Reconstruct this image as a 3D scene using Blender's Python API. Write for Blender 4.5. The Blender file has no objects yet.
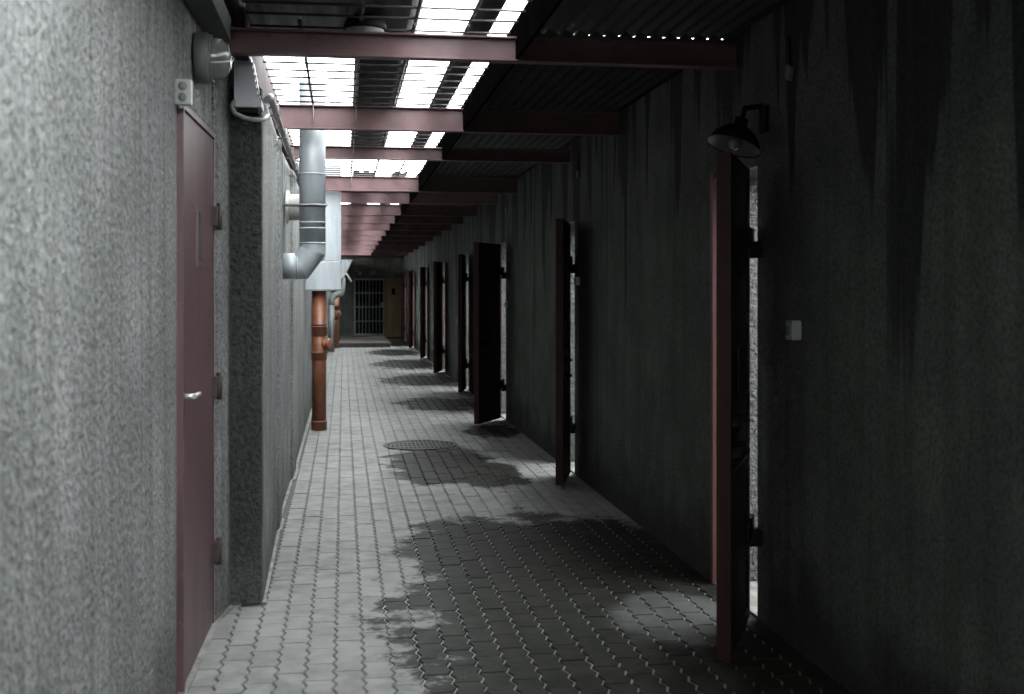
import bpy, bmesh, math, random
from mathutils import Vector, Matrix
random.seed(7)
C = bpy.context.scene.collection
sc = bpy.context.scene
PI = math.pi
R = math.radians

# ------------------------------------------------------------------ camera
FPX = 1150.0
YAW = math.atan((512 - 343.5) / FPX)
cam = bpy.data.cameras.new('camera')
cam.sensor_width = 36.0
cam.lens = FPX / 1024 * 36.0
cam.shift_y = -(347 - 292) / 1024
cam.clip_start = 0.05
cam.dof.use_dof = True
cam.dof.focus_distance = 8.0
cam.dof.aperture_fstop = 3.6
camo = bpy.data.objects.new('camera', cam)
camo.location = (0, 0, 1.5)
camo.rotation_euler = (PI / 2, 0, -YAW)
C.objects.link(camo)
sc.camera = camo

# ------------------------------------------------------------------ sky and exposure
w = bpy.data.worlds.new('overcast')
sc.world = w
w.use_nodes = True
bg = w.node_tree.nodes['Background']
bg.inputs[0].default_value = (0.93, 0.98, 1.0, 1)     # plain overcast sky
bg.inputs[1].default_value = 1.0
sc.view_settings.view_transform = 'Standard'
sc.view_settings.look = 'None'
sc.view_settings.gamma = 1.0
sc.view_settings.use_curve_mapping = False
sc.view_settings.exposure = 4.3
sc.cycles.use_denoising = True
sc.cycles.max_bounces = 10
sc.cycles.diffuse_bounces = 6
sc.cycles.sample_clamp_indirect = 6.0


# ------------------------------------------------------------------ material helpers
class N:
    """small node-tree writer"""
    def __init__(s, name):
        s.m = bpy.data.materials.new(name)
        s.m.use_nodes = True
        s.t = s.m.node_tree
        s.b = s.t.nodes['Principled BSDF']
        s.pos = s.t.nodes.new('ShaderNodeNewGeometry').outputs['Position']

    def link(s, a, b):
        s.t.links.new(a, b)

    def put(s, sock, v):
        if isinstance(v, bpy.types.NodeSocket):
            s.link(v, sock)
        else:
            sock.default_value = v

    def math(s, op, a, b=0.0, c=0.0):
        n = s.t.nodes.new('ShaderNodeMath')
        n.operation = op
        s.put(n.inputs[0], a); s.put(n.inputs[1], b); s.put(n.inputs[2], c)
        return n.outputs[0]

    def scale(s, v, sc_, off=(0, 0, 0)):
        n = s.t.nodes.new('ShaderNodeMapping')
        s.link(v, n.inputs['Vector'])
        n.inputs['Scale'].default_value = sc_
        n.inputs['Location'].default_value = off
        return n.outputs[0]

    def noise(s, v, scale, detail=3, rough=0.55):
        n = s.t.nodes.new('ShaderNodeTexNoise')
        s.link(v, n.inputs['Vector'])
        n.inputs['Scale'].default_value = scale
        n.inputs['Detail'].default_value = detail
        n.inputs['Roughness'].default_value = rough
        return n.outputs[0]

    def voro(s, v, scale):
        n = s.t.nodes.new('ShaderNodeTexVoronoi')
        s.link(v, n.inputs['Vector'])
        n.inputs['Scale'].default_value = scale
        return n.outputs['Distance']

    def step(s, v, a, b, lo=0.0, hi=1.0):
        n = s.t.nodes.new('ShaderNodeMapRange')
        n.interpolation_type = 'SMOOTHSTEP'
        s.put(n.inputs['Value'], v)
        n.inputs['From Min'].default_value = a
        n.inputs['From Max'].default_value = b
        n.inputs['To Min'].default_value = lo
        n.inputs['To Max'].default_value = hi
        return n.outputs['Result']

    def mix(s, f, a, b):
        n = s.t.nodes.new('ShaderNodeMix')
        n.data_type = 'RGBA'
        s.put(n.inputs[0], f)
        for i, v in ((6, a), (7, b)):
            if isinstance(v, tuple):
                v = (*v, 1) if len(v) == 3 else v
            s.put(n.inputs[i], v)
        return n.outputs[2]

    def xyz(s):
        n = s.t.nodes.new('ShaderNodeSeparateXYZ')
        s.link(s.pos, n.inputs[0])
        return n.outputs

    def bump(s, h, strength, dist):
        n = s.t.nodes.new('ShaderNodeBump')
        n.inputs['Strength'].default_value = strength
        n.inputs['Distance'].default_value = dist
        s.link(h, n.inputs['Height'])
        s.link(n.outputs[0], s.b.inputs['Normal'])

    def fin(s, col=None, rough=None, metal=None, spec=None):
        for k, v in (('Base Color', col), ('Roughness', rough), ('Metallic', metal), ('Specular IOR Level', spec)):
            if v is not None:
                if isinstance(v, tuple) and len(v) == 3:
                    v = (*v, 1)
                s.put(s.b.inputs[k], v)
        return s.m


def stucco(name, pale, dark, streak, top, streak_amt, grain=34, bump=1.0, foot=0.0, corner=False, k=0.72, cut=(0.47, 0.53), fall=0.16, rills=0.35, relief=0.02):
    """sprayed cement render: grains, blotches, water streaks running from the top, damp foot"""
    pale, dark, streak = (tuple(c * k for c in q) for q in (pale, dark, streak))
    n = N(name)
    X, Y, Z = n.xyz()
    g = n.voro(n.scale(n.pos, (1, 1, 0.8)), grain)
    g2 = n.noise(n.pos, grain * 1.15, 5, 0.62)
    h = n.math('ADD', n.math('MULTIPLY', g, -0.30), n.math('MULTIPLY', g2, 1.3))
    blot = n.step(n.noise(n.pos, 2.1, 5, 0.6), 0.3, 0.72)
    col = n.mix(blot, dark, pale)
    fine = n.step(g2, 0.34, 0.62, 0.62, 1.15)
    # streaks: vertical noise, longer where the threshold falls with height
    sv = n.noise(n.scale(n.pos, (3.4, 3.4, 0.16)), 1.0, 3, 0.5)
    sv2 = n.noise(n.scale(n.pos, (13, 13, 0.5)), 1.0, 2, 0.5)
    lim = n.math('MULTIPLY_ADD', n.math('SUBTRACT', Z, top), fall, n.math('MULTIPLY_ADD', sv2, 0.10, sv))
    s1 = n.step(lim, cut[0], cut[1], 0, streak_amt)
    col = n.mix(s1, col, streak)
    s2 = n.step(sv2, 0.45, 0.66, 0, rills)
    col = n.mix(s2, col, tuple(0.5 * (a + b) for a, b in zip(dark, streak)))
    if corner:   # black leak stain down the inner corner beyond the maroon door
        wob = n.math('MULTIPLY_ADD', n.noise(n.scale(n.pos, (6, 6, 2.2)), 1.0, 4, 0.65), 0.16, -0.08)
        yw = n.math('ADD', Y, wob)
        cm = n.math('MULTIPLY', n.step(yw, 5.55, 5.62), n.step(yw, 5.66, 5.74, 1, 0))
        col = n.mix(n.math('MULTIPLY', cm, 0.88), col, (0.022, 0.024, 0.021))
    if foot > 0:
        f = n.step(n.math('ADD', Z, n.math('MULTIPLY', n.noise(n.pos, 3.0, 3), -0.8)), -0.35, 0.05, foot, 0)
        col = n.mix(f, col, streak)
    mul = n.t.nodes.new('ShaderNodeMix'); mul.data_type = 'RGBA'; mul.blend_type = 'MULTIPLY'
    mul.inputs[0].default_value = 1.0
    n.link(col, mul.inputs[6])
    n.link(fine, mul.inputs[7])
    n.bump(h, bump, relief)
    return n.fin(mul.outputs[2], 0.95, spec=0.2)


def paint(name, col, var=0.25, rough=0.55, metal=0.0, wear=None, scale=6.0, bump=0.15, streak=False, spec=0.4, k=0.55):
    """painted or bare metal, plastic: slight blotches, optional worn colour"""
    col = tuple(c * k for c in col)
    wear = tuple(c * k for c in wear) if wear else None
    n = N(name)
    v = n.scale(n.pos, (1, 1, 0.15)) if streak else n.pos
    a = n.noise(v, scale, 4, 0.6)
    lo = tuple(c * (1 - var) for c in col)
    hi = tuple(min(1, c * (1 + var)) for c in col)
    c = n.mix(n.step(a, 0.3, 0.7), lo, hi)
    if wear:
        c = n.mix(n.step(n.noise(n.pos, scale * 3.1, 5, 0.65), 0.58, 0.68), c, wear)
    n.bump(n.noise(n.pos, 60, 2), bump, 0.004)
    return n.fin(c, rough, metal, spec)


WET_DARK = [(1.33, 5.1, 1.14, 2.6), (0.92, 6.7, 0.68, 0.9), (0.85, 10.0, 0.50, 1.25), (1.15, 9.4, 0.35, 0.8),
       (1.30, 15.4, 0.60, 1.0), (1.30, 19.6, 0.65, 1.3), (1.25, 24.0, 0.7, 1.6), (1.2, 28.7, .7, 1.6), (1.5, 34.0, .9, 2.5), (1.6, 12.3, .35, .6)]  # this row just darkens bands of floor between the doorways


def wet_dark_mask(n):
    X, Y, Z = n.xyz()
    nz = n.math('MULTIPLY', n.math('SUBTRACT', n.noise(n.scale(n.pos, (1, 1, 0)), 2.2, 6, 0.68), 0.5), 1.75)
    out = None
    for cx, cy, rx, ry in WET_DARK:
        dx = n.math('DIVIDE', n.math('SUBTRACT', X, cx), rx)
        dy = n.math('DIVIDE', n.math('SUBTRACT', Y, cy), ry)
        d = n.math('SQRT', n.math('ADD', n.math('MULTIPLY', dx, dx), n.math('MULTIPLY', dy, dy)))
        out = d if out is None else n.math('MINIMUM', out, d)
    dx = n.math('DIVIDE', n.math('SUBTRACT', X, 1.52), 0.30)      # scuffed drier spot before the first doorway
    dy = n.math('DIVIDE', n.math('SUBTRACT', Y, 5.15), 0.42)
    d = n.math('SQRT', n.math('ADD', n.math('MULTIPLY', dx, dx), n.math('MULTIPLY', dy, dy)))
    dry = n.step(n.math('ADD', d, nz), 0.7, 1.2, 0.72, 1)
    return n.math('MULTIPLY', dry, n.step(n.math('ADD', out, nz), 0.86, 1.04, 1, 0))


def paver_mat():
    n = N('concrete_paver')
    wet_dark = wet_dark_mask(n)
    info = n.t.nodes.new('ShaderNodeObjectInfo')
    a = n.noise(n.scale(n.pos, (1, 1, 0)), 7, 4, 0.6)
    b = n.noise(n.scale(n.pos, (1, 1, 0)), 1.3, 3, 0.5)
    dry = n.mix(n.step(a, 0.3, 0.7), (0.1116, 0.1132, 0.1109), (0.1733, 0.1740, 0.1671))
    dry = n.mix(n.step(b, 0.4, 0.65, 0, 0.5), dry, (0.1887, 0.1887, 0.1786))
    dry = n.mix(n.math('MULTIPLY', info.outputs['Random'], 0.22), dry, (0.0770, 0.0770, 0.0770))
    damp = n.mix(n.step(a, 0.3, 0.7), (0.0085, 0.0087, 0.0073), (0.0200, 0.0200, 0.0173))  # dark tone for the damp paving and the far bands
    c = n.mix(wet_dark, dry, damp)
    n.bump(n.noise(n.pos, 120, 3), 0.25, 0.004)
    return n.fin(c, n.step(wet_dark, 0, 1, 0.9, 0.55), spec=n.step(wet_dark, 0, 1, 0.12, 0.03))


def joint_mat():
    n = N('joint_sand')
    wet_dark = wet_dark_mask(n)
    a = n.noise(n.pos, 30, 3)
    c = n.mix(n.step(a, 0.3, 0.7), (0.0347, 0.0347, 0.0308), (0.0577, 0.0562, 0.0516))
    c = n.mix(n.math('MULTIPLY', wet_dark, 0.8), c, (0.1232, 0.1232, 0.1078))
    return n.fin(c, n.step(wet_dark, 0, 1, 0.95, 0.38))


M = {}
M['left'] = stucco('grey_render', (0.31, 0.314, 0.305), (0.205, 0.21, 0.203), (0.10, 0.107, 0.098), 3.2, 0.6, grain=38, bump=1.0, foot=0.7, corner=True, k=0.74, rills=0.6, relief=0.032)
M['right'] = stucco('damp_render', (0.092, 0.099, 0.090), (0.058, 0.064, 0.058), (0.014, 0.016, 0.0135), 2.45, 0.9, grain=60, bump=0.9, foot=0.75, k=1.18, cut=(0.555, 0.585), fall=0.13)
M['yard'] = stucco('yard_render', (0.48, 0.48, 0.46), (0.36, 0.36, 0.345), (0.25, 0.25, 0.23), 4.0, 0.3, grain=40, bump=1.0, k=0.36)
M['end'] = stucco('end_render', (0.10, 0.106, 0.096), (0.065, 0.07, 0.062), (0.03, 0.033, 0.028), 2.8, 0.6, grain=50, bump=0.6, k=1.1)
M['sky_blocker'] = stucco('sky_blocker_render', (0.13, 0.125, 0.12), (0.09, 0.09, 0.085), (0.08, 0.08, 0.08), 9.0, 0.4, grain=20, bump=0.5)  # for the added sky-blocking block behind the left wall
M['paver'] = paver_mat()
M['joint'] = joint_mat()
M['kerb'] = paint('pale_mortar', (0.24, 0.237, 0.215), 0.4, 0.95, scale=8, bump=0.6, wear=(0.18, 0.18, 0.16))
M['yardfloor'] = paint('yard_concrete', (0.48, 0.46, 0.45), 0.2, 0.9, scale=3, bump=0.4, k=0.42)
M['concrete'] = paint('step_concrete', (0.06, 0.054, 0.046), 0.3, 0.9, scale=5, bump=0.4)
M['beam'] = paint('maroon_beam_paint', (0.165, 0.086, 0.089), 0.22, 0.5, scale=5, wear=(0.115, 0.06, 0.055), spec=0.35)
M['edge'] = paint('dull_brown_steel', (0.06, 0.044, 0.042), 0.25, 0.8, scale=6, spec=0.04)
M['channel'] = paint('dull_green_steel', (0.115, 0.125, 0.112), 0.2, 0.6, scale=6)
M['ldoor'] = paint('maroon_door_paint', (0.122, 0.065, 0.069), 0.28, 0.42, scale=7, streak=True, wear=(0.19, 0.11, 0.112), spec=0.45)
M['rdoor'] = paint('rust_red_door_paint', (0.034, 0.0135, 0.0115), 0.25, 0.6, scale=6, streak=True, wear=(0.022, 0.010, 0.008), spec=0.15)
M['rframe'] = paint('red_frame_paint', (0.165, 0.066, 0.06), 0.2, 0.6, scale=6, streak=True)
M['black'] = paint('black_iron', (0.014, 0.014, 0.014), 0.3, 0.75, scale=12, spec=0.1)
M['hinge'] = paint('brown_iron', (0.06, 0.035, 0.035), 0.3, 0.6, scale=12)
M['chrome'] = paint('bright_handle', (0.8, 0.8, 0.8), 0.05, 0.3, metal=0.6, scale=10, bump=0.0)
M['white'] = paint('white_plastic', (0.46, 0.475, 0.455), 0.1, 0.5, scale=14)
M['whitepipe'] = paint('white_pvc', (0.62, 0.62, 0.585), 0.1, 0.5, scale=8, k=0.76)
M['galv'] = paint('galvanised_sheet', (0.40, 0.435, 0.455), 0.18, 0.45, metal=0.2, scale=9, streak=True, wear=(0.46, 0.50, 0.525), k=0.65)
M['galvdark'] = paint('galvanised_band', (0.27, 0.28, 0.29), 0.2, 0.5, metal=0.5, scale=9)
M['orange'] = paint('orange_sewer_pvc', (0.26, 0.092, 0.045), 0.16, 0.45, scale=7, wear=(0.19, 0.062, 0.03))
M['greypipe'] = paint('grey_pvc', (0.30, 0.31, 0.30), 0.15, 0.5, scale=7)
M['iron'] = paint('cast_iron', (0.028, 0.025, 0.024), 0.3, 0.6, scale=14, spec=0.12)
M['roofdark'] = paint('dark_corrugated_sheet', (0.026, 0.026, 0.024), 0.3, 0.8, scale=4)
M['light_stop'] = paint('light_stop_black', (0.007, 0.007, 0.0066), 0.3, 0.95, scale=4, spec=0.0)  # near-black so the added skylight boards stay dark
M['roofgrey'] = paint('grey_corrugated_sheet', (0.075, 0.078, 0.078), 0.25, 0.7, scale=4)
M['rod'] = paint('mesh_rod', (0.05, 0.045, 0.045), 0.3, 0.6, scale=14)
M['lampbody'] = paint('lamp_grey', (0.16, 0.165, 0.158), 0.15, 0.5, scale=10)
M['glass'] = paint('opal_glass', (0.20, 0.20, 0.19), 0.1, 0.2, scale=5, bump=0.0, spec=0.6)
M['enamel_in'] = paint('white_enamel', (0.11, 0.113, 0.11), 0.1, 0.5, scale=6, bump=0.0)
M['gate'] = paint('pale_grey_gate_paint', (0.30, 0.33, 0.335), 0.15, 0.5, scale=8)
M['ochre'] = paint('ochre_board', (0.30, 0.215, 0.095), 0.2, 0.6, scale=4, streak=True)
M['boxgrey'] = paint('pale_box_enamel', (0.62, 0.64, 0.68), 0.08, 0.4, scale=6)
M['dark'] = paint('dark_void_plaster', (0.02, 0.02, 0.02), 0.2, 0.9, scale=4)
M['leaf'] = paint('dull_weed_leaf', (0.10, 0.13, 0.05), 0.3, 0.7, scale=20)
M['cable'] = paint('grey_cable', (0.33, 0.33, 0.32), 0.1, 0.5, scale=20)


# ------------------------------------------------------------------ geometry helpers
class MB:
    def __init__(s):
        s.v = []; s.f = []; s.sm = []

    def add(s, vs, fs, smooth=False):
        o = len(s.v)
        s.v += [tuple(v) for v in vs]
        for f in fs:
            s.f.append(tuple(i + o for i in f)); s.sm.append(smooth)
        return s

    def box(s, x0, x1, y0, y1, z0, z1):
        vs = [(x, y, z) for z in (z0, z1) for y in (y0, y1) for x in (x0, x1)]
        return s.add(vs, [(0, 2, 3, 1), (4, 5, 7, 6), (0, 1, 5, 4), (1, 3, 7, 5), (3, 2, 6, 7), (2, 0, 4, 6)])

    def bbox(s, x0, x1, y0, y1, z0, z1, b):
        """box with bevelled edges"""
        bm = bmesh.new()
        bmesh.ops.create_cube(bm, size=1)
        for v in bm.verts:
            v.co = Vector(((x0 + x1) / 2 + v.co.x * (x1 - x0), (y0 + y1) / 2 + v.co.y * (y1 - y0), (z0 + z1) / 2 + v.co.z * (z1 - z0)))
        bmesh.ops.bevel(bm, geom=list(bm.edges), offset=b, segments=2, profile=0.7, affect='EDGES')
        bm.verts.index_update()
        s.add([v.co[:] for v in bm.verts], [[v.index for v in f.verts] for f in bm.faces])
        bm.free()
        return s

    def prism(s, pts, z0, z1):
        n = len(pts)
        area = sum(pts[i][0] * pts[(i + 1) % n][1] - pts[(i + 1) % n][0] * pts[i][1] for i in range(n))
        if area < 0:
            pts = pts[::-1]
        vs = [(x, y, z0) for x, y in pts] + [(x, y, z1) for x, y in pts]
        fs = [tuple(range(n - 1, -1, -1)), tuple(range(n, 2 * n))]
        fs += [(i, (i + 1) % n, n + (i + 1) % n, n + i) for i in range(n)]
        return s.add(vs, fs)

    def tube(s, pts, r, seg=16, cap=True, smooth=True, crease=False):
        """mitred sweep of a circle along a polyline; r may be a list"""
        pts = [Vector(p) for p in pts]
        rs = r if isinstance(r, (list, tuple)) else [r] * len(pts)
        n = len(pts)
        vs = []
        d0 = (pts[1] - pts[0]).normalized()
        up = Vector((0, 0, 1)) if abs(d0.z) < 0.9 else Vector((0, 1, 0))
        a = d0.cross(up).normalized()
        for i in range(n):
            if i == 0: t = pts[1] - pts[0]
            elif i == n - 1: t = pts[-1] - pts[-2]
            else: t = (pts[i + 1] - pts[i]).normalized() + (pts[i] - pts[i - 1]).normalized()
            t.normalize()
            a = (a - t * a.dot(t)).normalized()
            b = t.cross(a)
            st = 1.0
            if 0 < i < n - 1:
                st = 1.0 / max(0.5, t.dot((pts[i + 1] - pts[i]).normalized()))
                bend = (pts[i + 1] - pts[i]).normalized() - (pts[i] - pts[i - 1]).normalized()
                bend = bend.normalized() if bend.length > 1e-5 else None
            else:
                bend = None
            for k in range(seg):
                ang = 2 * PI * k / seg
                o = a * math.cos(ang) + b * math.sin(ang)
                if bend:
                    o = o + bend * (o.dot(bend)) * (st - 1)
                vs.append(pts[i] + o * rs[i])
        fs = []
        for i in range(n - 1):
            for k in range(seg):
                k2 = (k + 1) % seg
                fs.append((i * seg + k, i * seg + k2, (i + 1) * seg + k2, (i + 1) * seg + k))
        if crease:
            for i in range(n - 1):
                s.add(vs[i * seg:(i + 2) * seg], [(k, (k + 1) % seg, seg + (k + 1) % seg, seg + k) for k in range(seg)], smooth)
            return s
        s.add(vs, fs, smooth)
        if cap:
            o = len(s.v) - len(vs)
            s.f.append(tuple(o + k for k in range(seg - 1, -1, -1))); s.sm.append(False)
            s.f.append(tuple(o + (n - 1) * seg + k for k in range(seg))); s.sm.append(False)
        return s

    def lathe(s, prof, origin, axis, seg=24, smooth=True):
        """prof: list of (radius, distance along axis)"""
        ax = Vector(axis).normalized()
        a = ax.orthogonal().normalized(); b = ax.cross(a)
        o = Vector(origin)
        vs = []
        for r, d in prof:
            for k in range(seg):
                an = 2 * PI * k / seg
                vs.append(o + ax * d + (a * math.cos(an) + b * math.sin(an)) * r)
        fs = []
        for i in range(len(prof) - 1):
            for k in range(seg):
                k2 = (k + 1) % seg
                fs.append((i * seg + k, i * seg + k2, (i + 1) * seg + k2, (i + 1) * seg + k))
        return s.add(vs, fs, smooth)

    def mesh(s, name):
        me = bpy.data.meshes.new(name)
        me.from_pydata(s.v, [], s.f)
        me.polygons.foreach_set('use_smooth', s.sm)
        me.update()
        return me

    def build(s, name, mat, parent=None):
        return obj(name, s.mesh(name), mat, parent)


def obj(name, me, mat=None, parent=None):
    o = bpy.data.objects.new(name, me)
    C.objects.link(o)
    if mat is not None:
        if not me.materials:
            me.materials.append(mat)
    if parent is not None:
        o.parent = parent
    return o


def tag(o, label, cat=None, group=None, kind=None):
    o['label'] = label
    if cat: o['category'] = cat
    if group: o['group'] = group
    if kind: o['kind'] = kind
    return o


def thing(name, label, cat, loc=(0, 0, 0), group=None, kind=None):
    o = bpy.data.objects.new(name, None)
    C.objects.link(o)
    o.location = loc
    o.empty_display_size = 0.1
    return tag(o, label, cat, group, kind)


ORD = ['first', 'second', 'third', 'fourth', 'fifth', 'sixth', 'seventh', 'eighth', 'ninth', 'tenth', 'eleventh',
       'twelfth', 'thirteenth', 'fourteenth', 'fifteenth', 'sixteenth']

# ------------------------------------------------------------------ the setting
XR = 1.88            # face of the right wall
Y0, YE = -3.0, 37.0  # corridor start and end
HINGE = [5.06, 9.28, 13.33, 17.42, 21.55, 26.2, 31.0, 35.2]
OPEN_W, OPEN_H = 0.63, 2.09

# left wall: door bay near the camera, then a stretch standing 15 cm proud
m = MB()
m.prism([(-0.615, Y0), (-0.615, 4.43), (-1.0, 4.43), (-1.0, Y0)], 0, 2.72)
m.prism([(-0.66, 4.43), (-0.66, 5.36), (-1.0, 5.36), (-1.0, 4.43)], 0, 2.72)          # back of the door bay
m.prism([(-0.615, 4.43), (-0.592, 5.36), (-0.66, 5.36), (-0.66, 4.43)], 2.215, 2.72)  # over the door
m.prism([(-0.585, 5.36), (-0.568, 5.39), (-0.535, 5.63), (-1.0, 5.63), (-1.0, 5.36)], 0, 2.72)
m.build('wall_left', M['left'])
bpy.data.objects['wall_left']['kind'] = 'structure'
tag(bpy.data.objects['wall_left'], 'rough light grey rendered wall close to the camera, around the maroon door', kind='structure')

m = MB()
front = [(-0.55, 5.63), (-0.392, 5.66), (-0.386, 5.70)]
y = 5.70
steps = [(7.35, -0.412), (7.40, -0.400), (7.72, -0.402), (7.78, -0.425), (9.3, -0.418), (9.34, -0.400), (9.9, -0.395), (9.95, -0.412),
         (15.0, -0.412), (15.05, -0.37), (15.5, -0.37), (15.6, -0.39),
         (20, -0.385), (20.1, -0.365), (20.6, -0.365), (20.7, -0.385), (YE, -0.375)]
front += [(x, yy) for yy, x in steps]
m.prism(front + [(-1.0, YE), (-1.0, 5.63)], 0, 2.48)
o = m.build('wall_left_projecting', M['left'])
tag(o, 'lower grey rendered wall standing proud, with water streaks, under the conduit', kind='structure')

# right wall with eight door openings
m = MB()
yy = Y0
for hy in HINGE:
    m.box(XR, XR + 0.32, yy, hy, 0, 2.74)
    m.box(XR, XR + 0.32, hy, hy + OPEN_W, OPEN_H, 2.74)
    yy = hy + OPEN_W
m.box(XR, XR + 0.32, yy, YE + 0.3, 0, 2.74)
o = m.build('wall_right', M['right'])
tag(o, 'long dark damp rendered wall with black water stains and a row of doors', kind='structure')

# end wall with the gate opening, and a dim passage behind
GX0, GX1, GZ0, GZ1 = 0.33, 1.30, 0.12, 1.93
m = MB()
m.box(-1.0, GX0, YE, YE + 0.25, 0, 2.74)
m.box(GX1, XR, YE, YE + 0.25, 0, 2.74)
m.box(GX0, GX1, YE, YE + 0.25, GZ1, 2.74)
m.box(GX0, GX1, YE, YE + 0.25, 0, GZ0)
o = m.build('wall_end', M['end'])
tag(o, 'dim rendered wall closing the far end around the barred gate', kind='structure')
m = MB()
m.box(-0.5, 2.3, YE + 3.0, YE + 3.2, 0, 2.74)
m.box(-0.5, -0.3, YE + 0.25, YE + 3.0, 0, 2.74)
m.box(2.1, 2.3, YE + 0.25, YE + 3.0, 0, 2.74)
m.box(-0.5, 2.3, YE + 0.25, YE + 3.2, 2.74, 2.9)
m.box(-0.5, 2.3, YE + 0.25, YE + 3.0, -0.1, 0)
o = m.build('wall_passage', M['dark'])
tag(o, 'dark passage behind the barred gate at the far end', kind='structure')
m = MB().box(-1.0, 2.2, Y0 - 0.25, Y0, 0, 2.74)  # added out of view to limit light from behind the camera
o = m.build('wall_back', M['left'])
tag(o, 'added unseen wall behind the camera, limiting light from the near end', kind='structure')

# added block, out of view, keeping open sky off the right wall
m = MB().box(-2.6, -2.0, -8, 27, 0, 12.0)
o = m.build('wall_sky_blocker', M['sky_blocker'])
tag(o, 'added unseen tall block beyond the left wall, keeping sky off the right wall', kind='structure')

# open yards behind the right wall
m = MB()
for i, hy in enumerate(HINGE):
    a = hy - 1.5
    m.box(XR + 0.32, 7.2, a, a + 0.24, 0, 3.1)
    m.box(XR + 0.036, XR + 0.33, hy + OPEN_W - 0.008, hy + OPEN_W + 0.02, 0, OPEN_H)
m.box(XR + 0.32, 7.2, YE - 0.3, YE, 0, 3.1)
m.box(7.2, 7.45, 1.2, YE, 0, 3.1)
o = m.build('wall_yards', M['yard'])
tag(o, 'pale rendered walls of the open yards glimpsed through the doorways', kind='structure')
m = MB().box(XR, 7.45, 1.2, YE, -0.12, -0.005)
o = m.build('floor_yards', M['yardfloor'])
tag(o, 'pale concrete floor of the open yards', kind='structure')

# ------------------------------------------------------------------ floor: bed with zigzag pavers
FX0, FX1 = -0.60, 1.88
m = MB().box(-1.0, XR, Y0, YE + 0.25, -0.12, -0.0065)
floor = m.build('floor', M['joint'])
tag(floor, 'corridor floor of zigzag concrete pavers, damp at the near right, darker in bands farther on', kind='structure')

PW, PL = 0.1135, 0.200
AMP, GAP = 0.0085, 0.0042


def paver_mesh(jit=0.0):
    n = 8
    ys = [-PL / 2 + PL * i / n for i in range(n + 1)]
    z = [(-AMP if (i % 4) in (0, 1) else AMP) for i in range(n + 1)]
    tri = [(-1, 0, 1, 0)[i % 4] for i in range(n + 1)]
    right = [(PW / 2 - GAP + AMP * tri[i], ys[i]) for i in range(n + 1)]
    left = [(-PW / 2 + GAP + AMP * tri[i], ys[i]) for i in range(n + 1)]
    # keep only corners of the zigzag
    keep = [0, 2, 4, 6, 8]
    right = [(right[i][0], right[i][1]) for i in keep]
    left = [(left[i][0], left[i][1]) for i in keep]
    right[0] = (right[0][0], right[0][1] + GAP * .55); left[0] = (left[0][0], left[0][1] + GAP * .55)
    right[-1] = (right[-1][0], right[-1][1] - GAP * .55); left[-1] = (left[-1][0], left[-1][1] - GAP * .55)
    ring = right + left[::-1]
    k = len(ring)
    inset = [(x * 0.945, y * 0.985) for x, y in ring]
    vs = [(x, y, 0.0) for x, y in inset] + [(x, y, -0.0035) for x, y in ring] + [(x, y, -0.014) for x, y in ring]
    fs = [tuple(range(k))]
    for r_ in range(2):
        for i in range(k):
            j = (i + 1) % k
            fs.append((r_ * k + i, (r_ + 1) * k + i, (r_ + 1) * k + j, r_ * k + j))
    return vs, fs


pv, pf = paver_mesh()
pme = MB().add(pv, pf).mesh('paver')
pme.materials.append(M['paver'])
MHX, MHY, MHR = 0.742, 11.28, 0.335


def left_limit(y):
    if y < 4.43: return -0.60
    if y < 5.80: return -0.60
    return -0.385


spots = []
col = 0
x = -0.545
while x < XR - 0.03:
    y = 1.0 + (PL / 2 if col % 2 else 0)
    while y < YE - 0.1:
        d = math.hypot(x - MHX, y - MHY)
        stp = y > 31.3 and x < 1.28
        if x - PW / 2 > left_limit(y + 0.1) - 0.012 and d > MHR and not stp:
            spots.append((x, y))
        y += PL
    x += PW
    col += 1
cy_, sy_ = math.cos(YAW), math.sin(YAW)


def px(x, y, z=0.0):
    zc = x * sy_ + y * cy_
    return 512 + FPX * (x * cy_ - y * sy_) / zc, 292 - FPX * (z - 1.5) / zc


vis = [p for p in spots if p[1] > 2 and 170 < px(*p)[0] < 790 and px(*p)[1] < 715]
vis.sort(key=lambda p: p[1])
near = set(vis[:298])
rest = MB()
for p in spots:
    dz = random.uniform(-0.0018, 0.0018)
    rz = random.uniform(-0.008, 0.008)
    if p in near:
        o = bpy.data.objects.new('paver', pme)
        C.objects.link(o)
        o.parent = floor
        o.location = (p[0], p[1], dz)
        o.rotation_euler = (random.uniform(-.006, .006), random.uniform(-.008, .008), rz)
    else:
        cz, sz = math.cos(rz), math.sin(rz)
        rest.add([(p[0] + vx * cz - vy * sz, p[1] + vx * sz + vy * cz, vz + dz) for vx, vy, vz in pv], pf)
o = rest.build('paver_field', M['paver'], floor)
o['kind'] = 'stuff'
o['label'] = 'remaining zigzag pavers running to the far end'

# mortar strips along the wall feet
m = MB()
m.prism([(-0.615, Y0), (-0.615, 4.43), (-0.60, 4.43), (-0.585, 5.36), (-0.535, 5.63), (-0.515, 5.60), (-0.555, 5.40), (-0.578, 4.4), (-0.585, Y0)], -0.01, 0.006)
o = m.build('baseboard_left', M['kerb'])
tag(o, 'pale mortar strip between the maroon door and the pavers', kind='structure')
m = MB()
pts = [(-0.388 + 0.0, 5.66)] + [(x, yy) for yy, x in steps]
out = [(x + 0.026 + 0.010 * math.sin(yy * 3.1), yy) for x, yy in pts]
m.prism(pts + out[::-1], -0.01, 0.005)
o = m.build('baseboard_left_projecting', M['kerb'])
tag(o, 'thin pale mortar strip along the foot of the projecting left wall', kind='structure')

# raised landing at the far end
m = MB().bbox(-0.36, 1.27, 31.4, YE, -0.01, 0.12, 0.012)
o = m.build('floor_landing', M['concrete'])
tag(o, 'low brown concrete landing before the barred gate', kind='structure')

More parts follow.
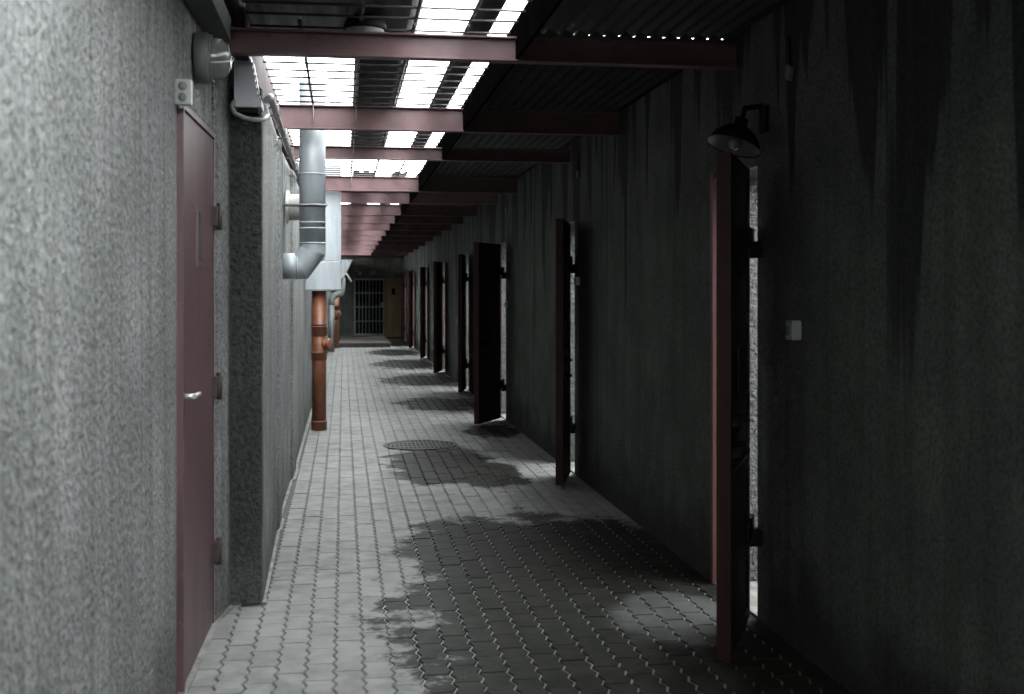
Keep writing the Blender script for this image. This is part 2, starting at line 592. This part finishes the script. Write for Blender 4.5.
# ------------------------------------------------------------------ roof
ZB = 2.58
BEAMS = [(5.35, .115), (7.75, .16), (9.45, .105), (12.43, .16), (14.1, .15), (16.3, .15), (18.2, .15), (20.2, .15), (22.2, .15),
         (24.4, .15), (26.8, .15), (29.2, .15), (31.6, .15), (34.0, .15), (36.3, .15)]
beam_cache = {}


def beam_meshes(h):
    if h not in beam_cache:
        L0, L1 = -0.53, XR + 0.1
        web = MB().box(L0, L1, -0.004, 0.004, 0.010, h - 0.010).mesh('web')
        lo = MB().bbox(L0, L1, -0.035, 0.035, 0, 0.010, 0.003).mesh('flange')
        hi = MB().bbox(L0, L1, -0.035, 0.035, h - 0.010, h, 0.003).mesh('flange')
        for q in (web, lo, hi): q.materials.append(M['beam'])
        beam_cache[h] = (web, lo, hi)
    return beam_cache[h]


for i, (by, bh) in enumerate(BEAMS):
    t = thing('roof_beam', f'maroon steel roof beam across the passage, {ORD[i]} from the camera', 'beam', (0, by, ZB), 'roof beams across the passage')
    wb, lo, hi = beam_meshes(bh)
    obj('web', wb, None, t); obj('flange', lo, None, t); obj('flange', hi, None, t)

# long edge beam over the left wall
m = MB()
for k in range(len(BEAMS) - 1):
    a, b = BEAMS[k][0] + 0.006, BEAMS[k + 1][0] - 0.006
    m.box(-0.50, -0.44, a, b, 2.592, 2.60); m.box(-0.448, -0.44, a, b, 2.60, 2.815)
o = m.build('edge_beam', M['edge'])
tag(o, 'dull brown steel beam running lengthwise above the left wall top', 'beam')
m = MB().bbox(-0.61, -0.50, Y0, 5.30, 2.625, 2.73, 0.006)
o = m.build('channel_beam', M['channel'])
tag(o, 'dull green steel channel above the maroon door and round lamp', 'beam')


def corrugated(x0, x1, y0, y1, z, pitch=0.076, amp=0.011, along='y', thick=0.002, phase=0.0):
    """wavy sheet with ridges running along y (or x)"""
    mb = MB()
    sub = 6
    if along == 'y':
        n = max(2, int((x1 - x0) / pitch * sub))
        pts = [(x0 + (x1 - x0) * i / n) for i in range(n + 1)]
        top = []
        for p in pts:
            zz = z + amp * math.sin(2 * PI * p / pitch + phase)
            top.append((p, zz))
        vs = []
        for p, zz in top: vs += [(p, y0, zz), (p, y1, zz), (p, y0, zz + thick), (p, y1, zz + thick)]
    else:
        n = max(2, int((y1 - y0) / pitch * sub))
        vs = []
        for i in range(n + 1):
            p = y0 + (y1 - y0) * i / n
            zz = z + amp * math.sin(2 * PI * p / pitch + phase)
            vs += [(x1, p, zz), (x0, p, zz), (x1, p, zz + thick), (x0, p, zz + thick)]
    fs = []
    for i in range(n):
        a, b = 4 * i, 4 * i + 4
        fs += [(a, a + 1, b + 1, b), (a + 2, b + 2, b + 3, a + 3), (a, b, b + 2, a + 2), (a + 1, a + 3, b + 3, b + 1)]
    fs += [(0, 2, 3, 1), (4 * n, 4 * n + 1, 4 * n + 3, 4 * n + 2)]
    return mb.add(vs, fs, True)


# opaque corrugated sheets over the right half; the second starts under the end of the first
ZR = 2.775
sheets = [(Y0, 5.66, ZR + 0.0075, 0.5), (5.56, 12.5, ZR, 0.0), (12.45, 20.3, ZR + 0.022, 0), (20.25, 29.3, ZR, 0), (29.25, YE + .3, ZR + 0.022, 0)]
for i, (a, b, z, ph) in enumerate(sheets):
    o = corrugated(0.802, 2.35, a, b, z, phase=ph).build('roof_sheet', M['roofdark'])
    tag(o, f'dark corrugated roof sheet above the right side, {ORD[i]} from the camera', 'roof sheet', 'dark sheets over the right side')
# roof over the strip behind the left wall
o = corrugated(-2.0, -0.44, Y0, YE + .3, 2.80).build('ceiling_left', M['roofdark'])
tag(o, 'dark sheet roof behind the left wall top', kind='structure')
o = corrugated(-0.46, 0.80, YE - 2.9, YE + .3, 2.80).build('ceiling_end', M['roofdark'])
tag(o, 'dark sheet roof closing the skylight at the far end', kind='structure')

# boards added to keep skylight off the right side, one per bay
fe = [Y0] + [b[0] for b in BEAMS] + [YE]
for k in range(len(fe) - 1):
    o = MB().box(0.80, 0.815, fe[k] + 0.006, fe[k + 1] - 0.006, 2.594, 2.775).build('light_stop_board', M['light_stop'])
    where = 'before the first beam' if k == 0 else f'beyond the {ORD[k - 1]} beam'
    tag(o, f'added dark board keeping skylight off the right side {where}', 'board', 'added boards keeping skylight off the right side')

# loose covers lying on the mesh
covers = [(-0.44, 0.36, 2.6, 5.95, 2.80, 'roofgrey', 'grey corrugated cover lying on the mesh before the first beam'),
          (0.06, 0.37, 6.0, 10.6, 2.80, 'roofgrey', 'dark lengthwise cover strip on the mesh between first and third beams'),
          (0.60, 0.72, 4.2, 10.6, 2.80, 'roofgrey', 'narrow dark cover strip on the mesh beside the thin line of sky'),
          (0.10, 0.34, 12.5, 20.1, 2.80, 'roofgrey', 'lengthwise cover strip on the mesh beyond the fourth beam'),
          (0.52, 0.70, 12.5, 20.1, 2.80, 'roofgrey', 'narrower cover strip on the mesh beyond the fourth beam'),
          (0.05, 0.40, 20.3, 36.3, 2.80, 'roofgrey', 'long cover strip on the mesh near the far end')]
for x0, x1, a, b, z, mt, lab in covers:
    o = corrugated(x0, x1, a, b, z, pitch=0.11, amp=0.012).build('roof_cover', M[mt])
    tag(o, lab, 'roof sheet', 'loose covers on the roof mesh')

# steel mesh over the open half, one panel per bay
rod_long = {}
rod_x = MB().tube([(-0.43, 0, 0), (0.795, 0, 0)], 0.0065, 6, smooth=True).mesh('rod')
rod_x.materials.append(M['rod'])
edges = [2.9] + [b[0] for b in BEAMS]
for i in range(len(edges) - 1):
    a, b = edges[i] + 0.02, edges[i + 1] - 0.02
    zt = 2.742
    lab = 'steel rod mesh under the sky before the first beam' if i == 0 else f'steel rod mesh under the sky between {ORD[i-1]} and {ORD[i]} beams'
    t = thing('roof_mesh', lab, 'mesh', (0, a, zt), 'steel mesh panels of the skylight')
    for x in (-0.20, 0.08, 0.33, 0.58):
        L = round(b - a, 3)
        if L not in rod_long:
            me = MB().tube([(0, 0, 0), (0, L, 0)], 0.009, 6, smooth=True).mesh('rod')
            me.materials.append(M['rod'])
            rod_long[L] = me
        o = obj('rod', rod_long[L], None, t); o.location = (x, 0, 0.010)
    n = max(3, int((b - a) / 0.20))
    for k in range(n):
        o = obj('rod', rod_x, None, t); o.location = (0, (k + 0.5) * (b - a) / n, 0)
    # short wire ties hanging from two crossings
    if i in (1, 2, 3, 5):
        for xk in (-0.20, 0.08):
            m = MB().tube([(xk, b - a - 0.012, 0.0), (xk + 0.004, b - a - 0.015, -0.06), (xk - 0.003, b - a - 0.014, -0.12)], 0.0035, 5)
            m.build('wire_tie', M['cable'], t)

# ------------------------------------------------------------------ maroon door in the left wall
dl = thing('door_1', 'closed maroon steel door with a lever handle in the left wall', 'door', (-0.602, 4.44, 0.0), kind='structure')
dl.rotation_euler = (0, 0, -math.atan2(0.022, 0.96))
W_, H_ = 0.90, 2.20
m = MB()
m.bbox(-0.035, 0.0, 0.012, W_ - 0.012, 0.035, H_ - 0.012, 0.004)
leaf = m.build('leaf', M['ldoor'], dl)
m = MB()
m.box(-0.05, 0.012, -0.015, 0.010, 0.0, H_ + 0.010); m.box(-0.05, 0.004, W_ - 0.010, W_ + 0.012, 0.0, H_ + 0.010)
m.box(-0.05, 0.010, 0.010, W_ - 0.010, H_ - 0.010, H_ + 0.012); m.box(-0.05, -0.002, 0.010, W_ - 0.010, 0.0, 0.033)
m.build('frame', M['ldoor'], dl)
m = MB()      # viewing slot
m.bbox(0.0, 0.007, 0.36, 0.40, 1.60, 1.86, 0.002); m.bbox(0.0, 0.007, 0.50, 0.54, 1.60, 1.86, 0.002)
m.bbox(0.0, 0.007, 0.40, 0.50, 1.83, 1.86, 0.002); m.bbox(0.0, 0.007, 0.40, 0.50, 1.60, 1.63, 0.002)
m.build('slot_frame', M['ldoor'], leaf)
MB().box(0.0, 0.0025, 0.40, 0.50, 1.63, 1.83).build('slot', M['dark'], leaf)
m = MB().tube([(0.0, 0.045, 1.105), (0.045, 0.045, 1.105)], 0.010, 12).tube([(0.042, 0.035, 1.105), (0.045, 0.16, 1.105)], [0.010, 0.008], 12)
hd = m.build('handle', M['chrome'], leaf)
MB().bbox(0.0, 0.006, 0.025, 0.065, 1.03, 1.17, 0.002).build('lock_plate', M['hinge'], hd)
for z in (0.33, 1.075, 1.84):
    m = MB().bbox(0.0, 0.022, W_ - 0.045, W_ + 0.04, z - 0.045, z + 0.045, 0.004).tube([(0.026, W_ - 0.002, z - 0.06), (0.026, W_ - 0.002, z + 0.06)], 0.013, 10)
    m.build('hinge', M['hinge'], dl)

# junction box above the door
t = thing('junction_box', 'white plastic double box on the wall at the top corner of the maroon door', 'junction box', (-0.615, 4.36, 2.19))
MB().bbox(0.0, 0.060, 0.0, 0.05, 0.0, 0.095, 0.008).build('body', M['white'], t)
for z in (0.027, 0.068):
    MB().lathe([(0.016, 0), (0.016, 0.006), (0.011, 0.008), (0.0, 0.008)], (0.030, 0.0, z), (0, -1, 0), 16).build('gland', M['lampbody'], t)
MB().tube([(0.02, 0.02, 0.0), (0.02, 0.02, -0.012)], 0.010, 10).build('cable_entry', M['white'], t)

# round wall lamp
t = thing('wall_lamp', 'round grey bulkhead lamp on the left wall above the maroon door', 'lamp', (-0.60, 4.86, 2.46))
MB().lathe([(0.0, 0), (0.098, 0), (0.105, 0.008), (0.105, 0.050), (0.098, 0.058), (0.085, 0.060)], (0, 0, 0), (1, 0, 0), 32).build('housing', M['lampbody'], t)
g = MB().lathe([(0.088, 0.058), (0.088, 0.085), (0.080, 0.112), (0.060, 0.132), (0.03, 0.142), (0.0, 0.144)], (0, 0, 0), (1, 0, 0), 32).build('glass', M['glass'], t)
rim = [(0.095, 0.055), (0.097, 0.066), (0.090, 0.070), (0.086, 0.062)]
MB().lathe(rim, (0, 0, 0), (1, 0, 0), 32).build('rim', M['lampbody'], t)
m = MB()
for an in (R(20), R(200)):
    pts = []
    for k in range(7):
        q = k / 6
        rr = 0.095 * math.cos(q * PI / 2)
        pts.append((0.066 + 0.085 * math.sin(q * PI / 2), rr * math.cos(an), rr * math.sin(an)))
    m.tube(pts, 0.0035, 6)
m.build('guard_wire', M['chrome'], t)

# pale equipment box above the wall corner, cable and conduit
t = thing('equipment_box', 'pale tapered metal box with a drooping cable above the left wall corner', 'electrical box', (-0.445, 5.55, 2.38))
m = MB()
pts = [(-0.065, 0.0), (0.055, 0.0), (0.01, 0.235), (-0.065, 0.235)]
vs = [(x, 0.0, z) for x, z in pts] + [(x, 0.16, z) for x, z in pts]
m.add(vs, [(0, 1, 2, 3), (7, 6, 5, 4), (0, 4, 5, 1), (1, 5, 6, 2), (2, 6, 7, 3), (3, 7, 4, 0)])
m.build('body', M['boxgrey'], t)
MB().bbox(-0.06, 0.062, -0.012, 0.165, -0.008, 0.028, 0.004).build('lip', M['boxgrey'], t)
m = MB()
for k in range(6):
    z = 0.05 + k * 0.03
    xk = 0.055 - 0.045 * z / 0.235
    m.box(xk, xk + 0.006, 0.01, 0.15, z - 0.008, z + 0.008)
m.build('cooling_fin', M['lampbody'], t)
MB().box(-0.05, 0.045, 0.02, 0.14, -0.03, -0.008).build('base', M['black'], t)
m = MB().tube([(-0.062, -0.014, 0.018), (-0.075, -0.02, -0.01), (-0.06, -0.02, -0.04), (-0.015, -0.02, -0.062), (0.035, -0.01, -0.068), (0.07, 0.01, -0.066), (0.085, 0.10, -0.03)], 0.010, 10)
m.build('cable', M['cable'], t)
t = thing('conduit', 'grey conduit running along the top edge of the left wall', 'conduit', (-0.366, 5.66, 2.455))
MB().tube([(0.0, 0.0, -0.03), (0.012, 0.08, 0.0), (0.0, 1.8, 0.01), (-0.005, 4.2, 0.0), (0.005, 7.5, 0.0)], 0.017, 10).build('tube', M['cable'], t)
for k in range(7):
    MB().tube([(-0.022, 0.5 + k * 0.9, 0.012), (0.024, 0.5 + k * 0.9, 0.026), (0.026, 0.5 + k * 0.9, -0.024), (-0.022, 0.5 + k * 0.9, -0.03)], 0.006, 6).build('clip', M['galvdark'], t)

# ------------------------------------------------------------------ round duct out of the left wall
t = thing('round_duct', 'round galvanised duct elbowing out of the left wall and rising to the roof', 'duct', (-0.405, 7.96, 1.676))
r = 0.088
MB().tube([(0.0, 0, 0), (0.095, 0, 0)], r, 32).build('stub', M['galv'], t)
MB().tube([(0.085, 0, 0.0), (0.118, 0, 0.0), (0.195, 0, 0.105), (0.195, 0, 0.15)], r * 1.004, 32, cap=False, crease=True).build('elbow', M['galv'], t)
MB().tube([(0.195, 0, 0.145), (0.195, 0, 1.25)], r, 32).build('riser', M['galv'], t)
for z in (0.15, 0.25, 0.29, 0.62):
    MB().lathe([(r, 0), (r + 0.005, 0.003), (r + 0.005, 0.009), (r, 0.012)], (0.195, 0, z), (0, 0, 1), 32).build('seam', M['galv'], t)
MB().lathe([(r, 0), (r + 0.005, 0.003), (r + 0.005, 0.009), (r, 0.012)], (0.088, 0, 0), (1, 0, 0), 32).build('seam', M['galv'], t)
m = MB().lathe([(r, 0), (r + 0.004, 0), (r + 0.004, 0.022), (r, 0.022)], (0.195, 0, 0.40), (0, 0, 1), 32)
m.tube([(0.0, -0.096, 0.411), (0.30, -0.096, 0.411)], 0.006, 8).tube([(0.0, 0.0, 0.411), (0.10, 0.0, 0.411)], 0.006, 8)
m.build('clamp', M['galvdark'], t)

# white stub out of the wall behind the duct
t = thing('vent_stub', 'short fat white plastic vent pipe out of the left wall behind the round duct', 'vent pipe', (-0.408, 8.42, 2.11))
MB().lathe([(0.0, 0.0), (0.095, 0.0), (0.095, 0.10), (0.106, 0.105), (0.106, 0.20), (0.095, 0.205), (0.085, 0.18), (0.0, 0.18)], (0, 0, 0), (1, 0, 0), 28).build('pipe', M['whitepipe'], t)
MB().lathe([(0.095, 0.0), (0.118, 0.0), (0.118, 0.02), (0.095, 0.02)], (0, 0, 0), (1, 0, 0), 28).build('flange', M['whitepipe'], t)

# square duct with box
t = thing('square_duct', 'square galvanised duct rising from a wider metal box beside the left wall', 'duct', (-0.24, 12.68, 1.52))
MB().bbox(-0.165, 0.215, -0.14, 0.14, 0.0, 0.31, 0.006).build('box', M['galv'], t)
MB().bbox(0.045, 0.213, -0.10, 0.10, 0.31, 1.35, 0.004).build('riser', M['galv'], t)
m = MB().bbox(-0.168, 0.225, -0.15, 0.15, -0.005, 0.012, 0.002).bbox(0.035, 0.222, -0.11, 0.11, 0.305, 0.322, 0.002)
m.build('flange', M['galvdark'], t)
m = MB().box(0.040, 0.218, -0.105, 0.105, 0.80, 0.812)
m.build('seam', M['galv'], t)
MB().box(0.06, 0.066, -0.146, -0.139, 0.02, 0.30).build('fold', M['galv'], t)

# orange drain pipe under the box
def drain_pipe(label, loc, h, r, group):
    t = thing('drain_pipe', label, 'pipe', loc, group)
    MB().tube([(0, 0, 0), (0, 0, h)], r, 24).build('pipe', M['orange'], t)
    for z, hh in ((0.0, 0.10), (0.76, 0.09), (1.02, 0.11)):
        MB().lathe([(r, 0), (r * 1.10, 0.004), (r * 1.10, hh - 0.012), (r * 1.16, hh - 0.010), (r * 1.16, hh), (r, hh + 0.003)], (0, 0, z), (0, 0, 1), 24).build('collar', M['orange'], t)
    tee = MB().tube([(0.02, -0.01, 0.93), (0.105, -0.05, 0.93)], r * 0.72, 20).build('inspection_branch', M['orange'], t)
    d = Vector((0.085, -0.04, 0)).normalized()
    MB().lathe([(0.0, 0.125), (0.052, 0.125), (0.066, 0.118), (0.068, 0.09), (0.056, 0.088)], (0.01, -0.005, 0.93), d, 20).build('cap', M['orange'], tee)
    if group is None or True:
        MB().lathe([(r, 0), (r + 0.006, 0.0), (r + 0.006, 0.018), (r, 0.018)], (0, 0, 1.135), (0, 0, 1), 24).build('clamp', M['hinge'], t)
    return t


drain_pipe('thick orange plastic drain pipe standing under the square metal duct', (-0.262, 12.67, 0.0), 1.513, 0.077, 'orange drain pipes')
drain_pipe('small far orange drain pipe near the end of the passage', (-0.205, 31.1, 0.0), 1.48, 0.09, 'orange drain pipes')

# far grey downpipe with hood and brace
t = thing('downpipe', 'pale grey downpipe with elbow and hood on the far left wall', 'pipe', (-0.30, 29.0, 0.0))
MB().tube([(0, 0, 0), (0, 0, 1.20)], 0.075, 18).build('pipe', M['greypipe'], t)
MB().tube([(0, 0, 1.18), (0.01, 0, 1.30), (0.06, 0, 1.40), (0.15, 0, 1.45), (0.24, 0, 1.47), (0.27, 0, 1.60), (0.27, 0, 1.85)], 0.08, 18).build('elbow', M['greypipe'], t)
m = MB()
m.add([(-0.06, -0.2, 1.78), (0.30, -0.2, 1.84), (0.52, -0.2, 2.30), (-0.06, -0.2, 2.30), (-0.06, 0.2, 1.78), (0.30, 0.2, 1.84), (0.52, 0.2, 2.30), (-0.06, 0.2, 2.30)],
      [(0, 1, 2, 3), (7, 6, 5, 4), (0, 4, 5, 1), (1, 5, 6, 2), (2, 6, 7, 3), (3, 7, 4, 0)])
m.build('hood', M['galv'], t)
MB().tube([(0.25, -0.05, 2.12), (0.50, -0.05, 1.76)], 0.022, 8).build('brace', M['whitepipe'], t)

# ------------------------------------------------------------------ manhole cover
t = thing('manhole_cover', 'round slotted cast iron drain cover set in the pavers', 'manhole cover', (MHX, MHY, 0.0))
MB().lathe([(0.36, -0.012), (0.36, 0.004), (0.352, 0.006), (0.322, 0.006), (0.318, 0.002), (0.318, -0.02)], (0, 0, 0), (0, 0, 1), 48, False).build('rim', M['iron'], t)
MB().lathe([(0.0, -0.012), (0.318, -0.012)], (0, 0, 0), (0, 0, 1), 48, False).build('pan', M['dark'], t)
bars = []
for k in range(-7, 8):
    x = k * 0.041
    L = math.sqrt(max(0.0, 0.316 ** 2 - x * x)) - 0.002
    MB().bbox(x - 0.014, x + 0.014, -L, L, -0.01, 0.005, 0.003).build('slat', M['iron'], t)
for s_ in (-0.16, 0.0, 0.16):
    L = math.sqrt(0.316 ** 2 - s_ * s_)
    MB().box(-L, L, s_ - 0.02, s_ + 0.02, -0.011, 0.003).build('rib', M['iron'], t)

# ------------------------------------------------------------------ cell doors on the right
LEAF_L, LEAF_T, LEAF_Z0, LEAF_Z1 = 0.76, 0.055, 0.035, 2.055
cache = {}


def shared(key, fn, mat):
    if key not in cache:
        me = fn().mesh(key.split('|')[0])
        me.materials.append(mat)
        cache[key] = me
    return cache[key]


def leaf_core():
    return MB().bbox(0.085, LEAF_L, -LEAF_T, -0.006, LEAF_Z0, LEAF_Z1, 0.004)


def leaf_rails():
    m = MB()
    for a, b in ((0.085, 0.125), (LEAF_L - 0.05, LEAF_L + 0.003)):
        m.bbox(a, b, -0.008, 0.004, LEAF_Z0, LEAF_Z1, 0.003)
    for z in (LEAF_Z0, 0.72, 1.36, LEAF_Z1 - 0.05):
        m.bbox(0.125, LEAF_L - 0.05, -0.008, 0.003, z, z + 0.05, 0.003)
    return m


def frame_geo():
    m = MB()
    d0, d1 = -0.008, 0.035
    m.box(d0, d1, OPEN_W - 0.010, OPEN_W + 0.028, 0.0, OPEN_H + 0.03)
    m.box(0.003, d1, -0.005, 0.006, 0.0, OPEN_H)
    m.box(0.003, d1, 0.006, OPEN_W - 0.010, OPEN_H - 0.010, OPEN_H + 0.028)
    return m


def hinge_leaf(z):
    def f():
        m = MB().bbox(0.02, 0.20, 0.000, 0.012, z - 0.035, z + 0.035, 0.003)
        m.bbox(-0.012, 0.10, -0.020, 0.014, z - 0.012, z + 0.06, 0.003)
        return m
    return f


def hinge_wall(z):
    def f():
        m = MB().bbox(-0.055, 0.0, -0.06, 0.012, z - 0.075, z + 0.0, 0.003)
        m.tube([(-0.03, 0.0, z - 0.07), (-0.03, 0.0, z + 0.062)], 0.013, 10)
        return m
    return f


def bolt_geo(z):
    def f():
        m = MB().tube([(0.46, 0.022, z), (LEAF_L + 0.045, 0.022, z)], 0.011, 10)
        m.tube([(0.60, 0.022, z), (0.60, 0.06, z - 0.004)], 0.009, 8)
        for a in (0.50, 0.68):
            m.bbox(a, a + 0.035, 0.002, 0.038, z - 0.02, z + 0.02, 0.003)
        return m
    return f


def hatch_geo():
    m = MB().bbox(0.26, 0.54, 0.0, 0.010, 1.08, 1.28, 0.004)
    m.tube([(0.28, 0.014, 1.07), (0.52, 0.014, 1.07)], 0.008, 8)
    return m


def peep_geo():
    return MB().lathe([(0.04, -0.006), (0.04, 0.006), (0.032, 0.010), (0.0, 0.010)], (0.40, 0, 1.60), (0, 1, 0), 20)


ANG = [-116.2, -106.0, -119.0, -101, -104, -99, -98, -97]
LAB = ['open rust red cell door nearest the camera, beneath the black lamp shade',
       'open dark cell door seen edge on, second from the camera on the right wall',
       'open dark cell door with its broad face in view, third from the camera',
       'open dark cell door half hidden behind the third one',
       'open dark cell door, fifth from the camera along the right wall',
       'open dark cell door, sixth from the camera along the right wall',
       'open dark cell door, seventh from the camera, near the far end',
       'open dark cell door, farthest along the right wall beside the ochre panel']
for i, hy in enumerate(HINGE):
    t = thing(f'door_{i + 2}', LAB[i], 'door', (XR, hy, 0), 'cell doors along the right wall', kind='structure')
    obj('frame', shared('frame', frame_geo, M['rframe']), None, t)
    for z in (0.42, 1.73):
        obj('hinge_plate', shared(f'hinge_plate|{z}', hinge_wall(z), M['black']), None, t)
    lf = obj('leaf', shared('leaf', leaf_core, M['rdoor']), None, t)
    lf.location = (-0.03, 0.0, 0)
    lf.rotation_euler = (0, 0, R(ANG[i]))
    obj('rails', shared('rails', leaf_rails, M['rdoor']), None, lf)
    for z in (0.42, 1.73):
        obj('hinge_strap', shared(f'hinge_strap|{z}', hinge_leaf(z), M['black']), None, lf)
    for z in (0.86, 0.98):
        obj('bolt', shared(f'bolt|{z}', bolt_geo(z), M['black']), None, lf)
    obj('hatch', shared('hatch', hatch_geo, M['rdoor']), None, lf)
    obj('peephole', shared('peephole', peep_geo, M['black']), None, lf)

# threshold stones in the doorways
for i, hy in enumerate(HINGE):
    o = MB().bbox(XR, XR + 0.32, hy + 0.013, hy + OPEN_W - 0.013, -0.02, 0.012, 0.004).build(f'trim_{i + 1}', M['kerb'])
    tag(o, f'pale concrete threshold in the {ORD[i]} doorway of the right wall', kind='structure')

# black lamp shade above the first cell door
t = thing('shade_lamp', 'black enamel shade lamp on a bracket above the nearest cell door', 'lamp', (1.735, 4.95, 2.175))
ax = Vector((-0.33, -0.10, -0.94)).normalized()
prof = [(0.0, -0.125), (0.035, -0.125), (0.035, -0.085), (0.07, -0.07), (0.115, -0.03), (0.135, 0.01), (0.142, 0.03), (0.146, 0.032)]
MB().lathe([(r_ * 0.86, d_ * 0.86) for r_, d_ in prof], (0, 0, 0), ax, 32).build('shade', M['black'], t)
inn = [(0.144, 0.031), (0.132, 0.012), (0.112, -0.026), (0.068, -0.064), (0.0, -0.07)]
MB().lathe([(r_ * 0.86, d_ * 0.86) for r_, d_ in inn], (0, 0, 0), ax, 32).build('shade_lining', M['enamel_in'], t)
MB().lathe([(0.018, -0.065), (0.02, -0.03), (0.032, 0.0), (0.028, 0.025), (0.012, 0.04), (0.0, 0.042)], (0, 0, 0), ax, 20).build('bulb', M['glass'], t)
b0 = ax * -0.11
MB().tube([b0, b0 + Vector((0.02, 0.02, 0.05)), b0 + Vector((0.09, 0.01, 0.06)), (0.135, 0.0, 0.10)], 0.012, 10).build('bracket', M['black'], t)
MB().bbox(0.125, 0.144, -0.04, 0.04, 0.04, 0.16, 0.004).build('wall_plate', M['black'], t)

# small wall boxes beside the doors
for i, (yy, z, s, lab) in enumerate([(4.58, 1.30, 0.95, 'pale switch box on the dark wall right of the nearest cell door'),
                                     (9.08, 1.55, 0.85, 'dim switch box on the wall beside the second cell door'),
                                     (13.13, 1.32, 0.85, 'tiny switch box on the wall beside the third cell door')]):
    t = thing('switch_box', lab, 'switch box', (XR, yy, z), 'switch boxes beside the cell doors')
    MB().bbox(-0.045 * s, 0, -0.036 * s, 0.036 * s, 0, 0.085 * s, 0.006).build('body', M['white'], t)
    MB().bbox(-0.052 * s, -0.044 * s, -0.018 * s, 0.018 * s, 0.02 * s, 0.065 * s, 0.002).build('rocker', M['lampbody'], t)
for i, (yy, z, lab) in enumerate([(4.66, 2.40, 'small pale tag hanging from a wire high on the nearest dark wall'),
                                  (9.10, 2.42, 'small pale tag hanging high on the wall above the second cell door'),
                                  (13.2, 2.42, 'tiny pale tag hanging high on the wall above the third cell door'),
                                  (17.5, 2.38, 'tiny pale tag hanging high on the wall above the fourth cell door')]):
    t = thing('hanging_tag', lab, 'tag', (XR - 0.012, yy, z), 'pale tags hanging from wires on the right wall')
    m = MB().bbox(-0.008, 0.008, -0.025, 0.025, 0.0, 0.06, 0.004)
    o = m.build('plate', M['lampbody'], t); o.rotation_euler = (R(24), 0, 0)
    MB().tube([(0, -0.025, 0.055), (0.004, -0.01, 0.10), (0.006, 0.0, 0.16), (0.010, 0.02, 0.19)], 0.005, 6).build('wire', M['black'], t)

# round lamp above the mesh by the first beam
t = thing('ceiling_lamp', 'round dark capped lamp with opal underside hung from the mesh behind the first beam', 'lamp', (0.10, 5.44, 2.73))
MB().lathe([(0.0, 0.07), (0.05, 0.068), (0.085, 0.05), (0.10, 0.02), (0.10, 0.0), (0.09, -0.002)], (0, 0, 0), (0, 0, 1), 28).build('cap', M['black'], t)
MB().lathe([(0.09, 0.0), (0.085, -0.02), (0.06, -0.04), (0.0, -0.05)], (0, 0, 0), (0, 0, 1), 28).build('diffuser', M['white'], t)

# ------------------------------------------------------------------ gate and board at the far end
t = thing('door_10', 'pale barred steel gate in the far end wall', 'gate', (GX0, YE - 0.02, GZ0), kind='structure')
gw, gh = GX1 - GX0, GZ1 - GZ0
m = MB()
for a, b in ((0, 0.05), (gw - 0.05, gw)): m.box(a, b, -0.03, 0.02, 0, gh)
m.box(0.05, gw - 0.05, -0.03, 0.02, 0, 0.05); m.box(0.05, gw - 0.05, -0.03, 0.02, gh - 0.05, gh)
m.build('frame', M['gate'], t)
vb = MB().tube([(0, 0, 0.05), (0, 0, gh - 0.05)], 0.012, 8).mesh('bar'); vb.materials.append(M['gate'])
for k in range(7):
    o = obj('bar', vb, None, t); o.location = (0.05 + (k + 1) * (gw - 0.1) / 8, 0, 0)
for z in (0.45, 0.9, 1.35):
    MB().box(0.05, gw - 0.05, -0.012, 0.012, z - 0.015, z + 0.015).build('rail', M['gate'], t)
MB().bbox(gw - 0.12, gw - 0.03, -0.05, 0.02, 0.90, 1.05, 0.004).build('lock', M['gate'], t)
t = thing('wall_board', 'ochre wooden board panel standing right of the barred gate', 'board', (1.32, YE - 0.06, 0.0))
MB().bbox(0.0, 0.54, 0.0, 0.045, 0.06, 1.94, 0.004).build('panel', M['ochre'], t)
MB().bbox(0.20, 0.32, -0.014, 0.0, 1.42, 1.62, 0.003).build('plate', M['black'], t)
MB().box(0.0, 0.54, -0.004, 0.045, 0.0, 0.06).build('foot_rail', M['black'], t)
for xk, lab in ((0.47, 'small dim dome lamp above the left of the barred gate'), (0.92, 'small dim dome lamp above the middle of the barred gate')):
    t = thing('dome_lamp', lab, 'lamp', (xk, YE, 2.12), 'dome lamps over the gate')
    MB().lathe([(0.10, 0.0), (0.10, 0.03), (0.09, 0.035)], (0, 0, 0), (0, -1, 0), 20).build('base', M['lampbody'], t)
    MB().lathe([(0.09, 0.03), (0.08, 0.08), (0.05, 0.11), (0.0, 0.12)], (0, 0, 0), (0, -1, 0), 20).build('dome', M['glass'], t)
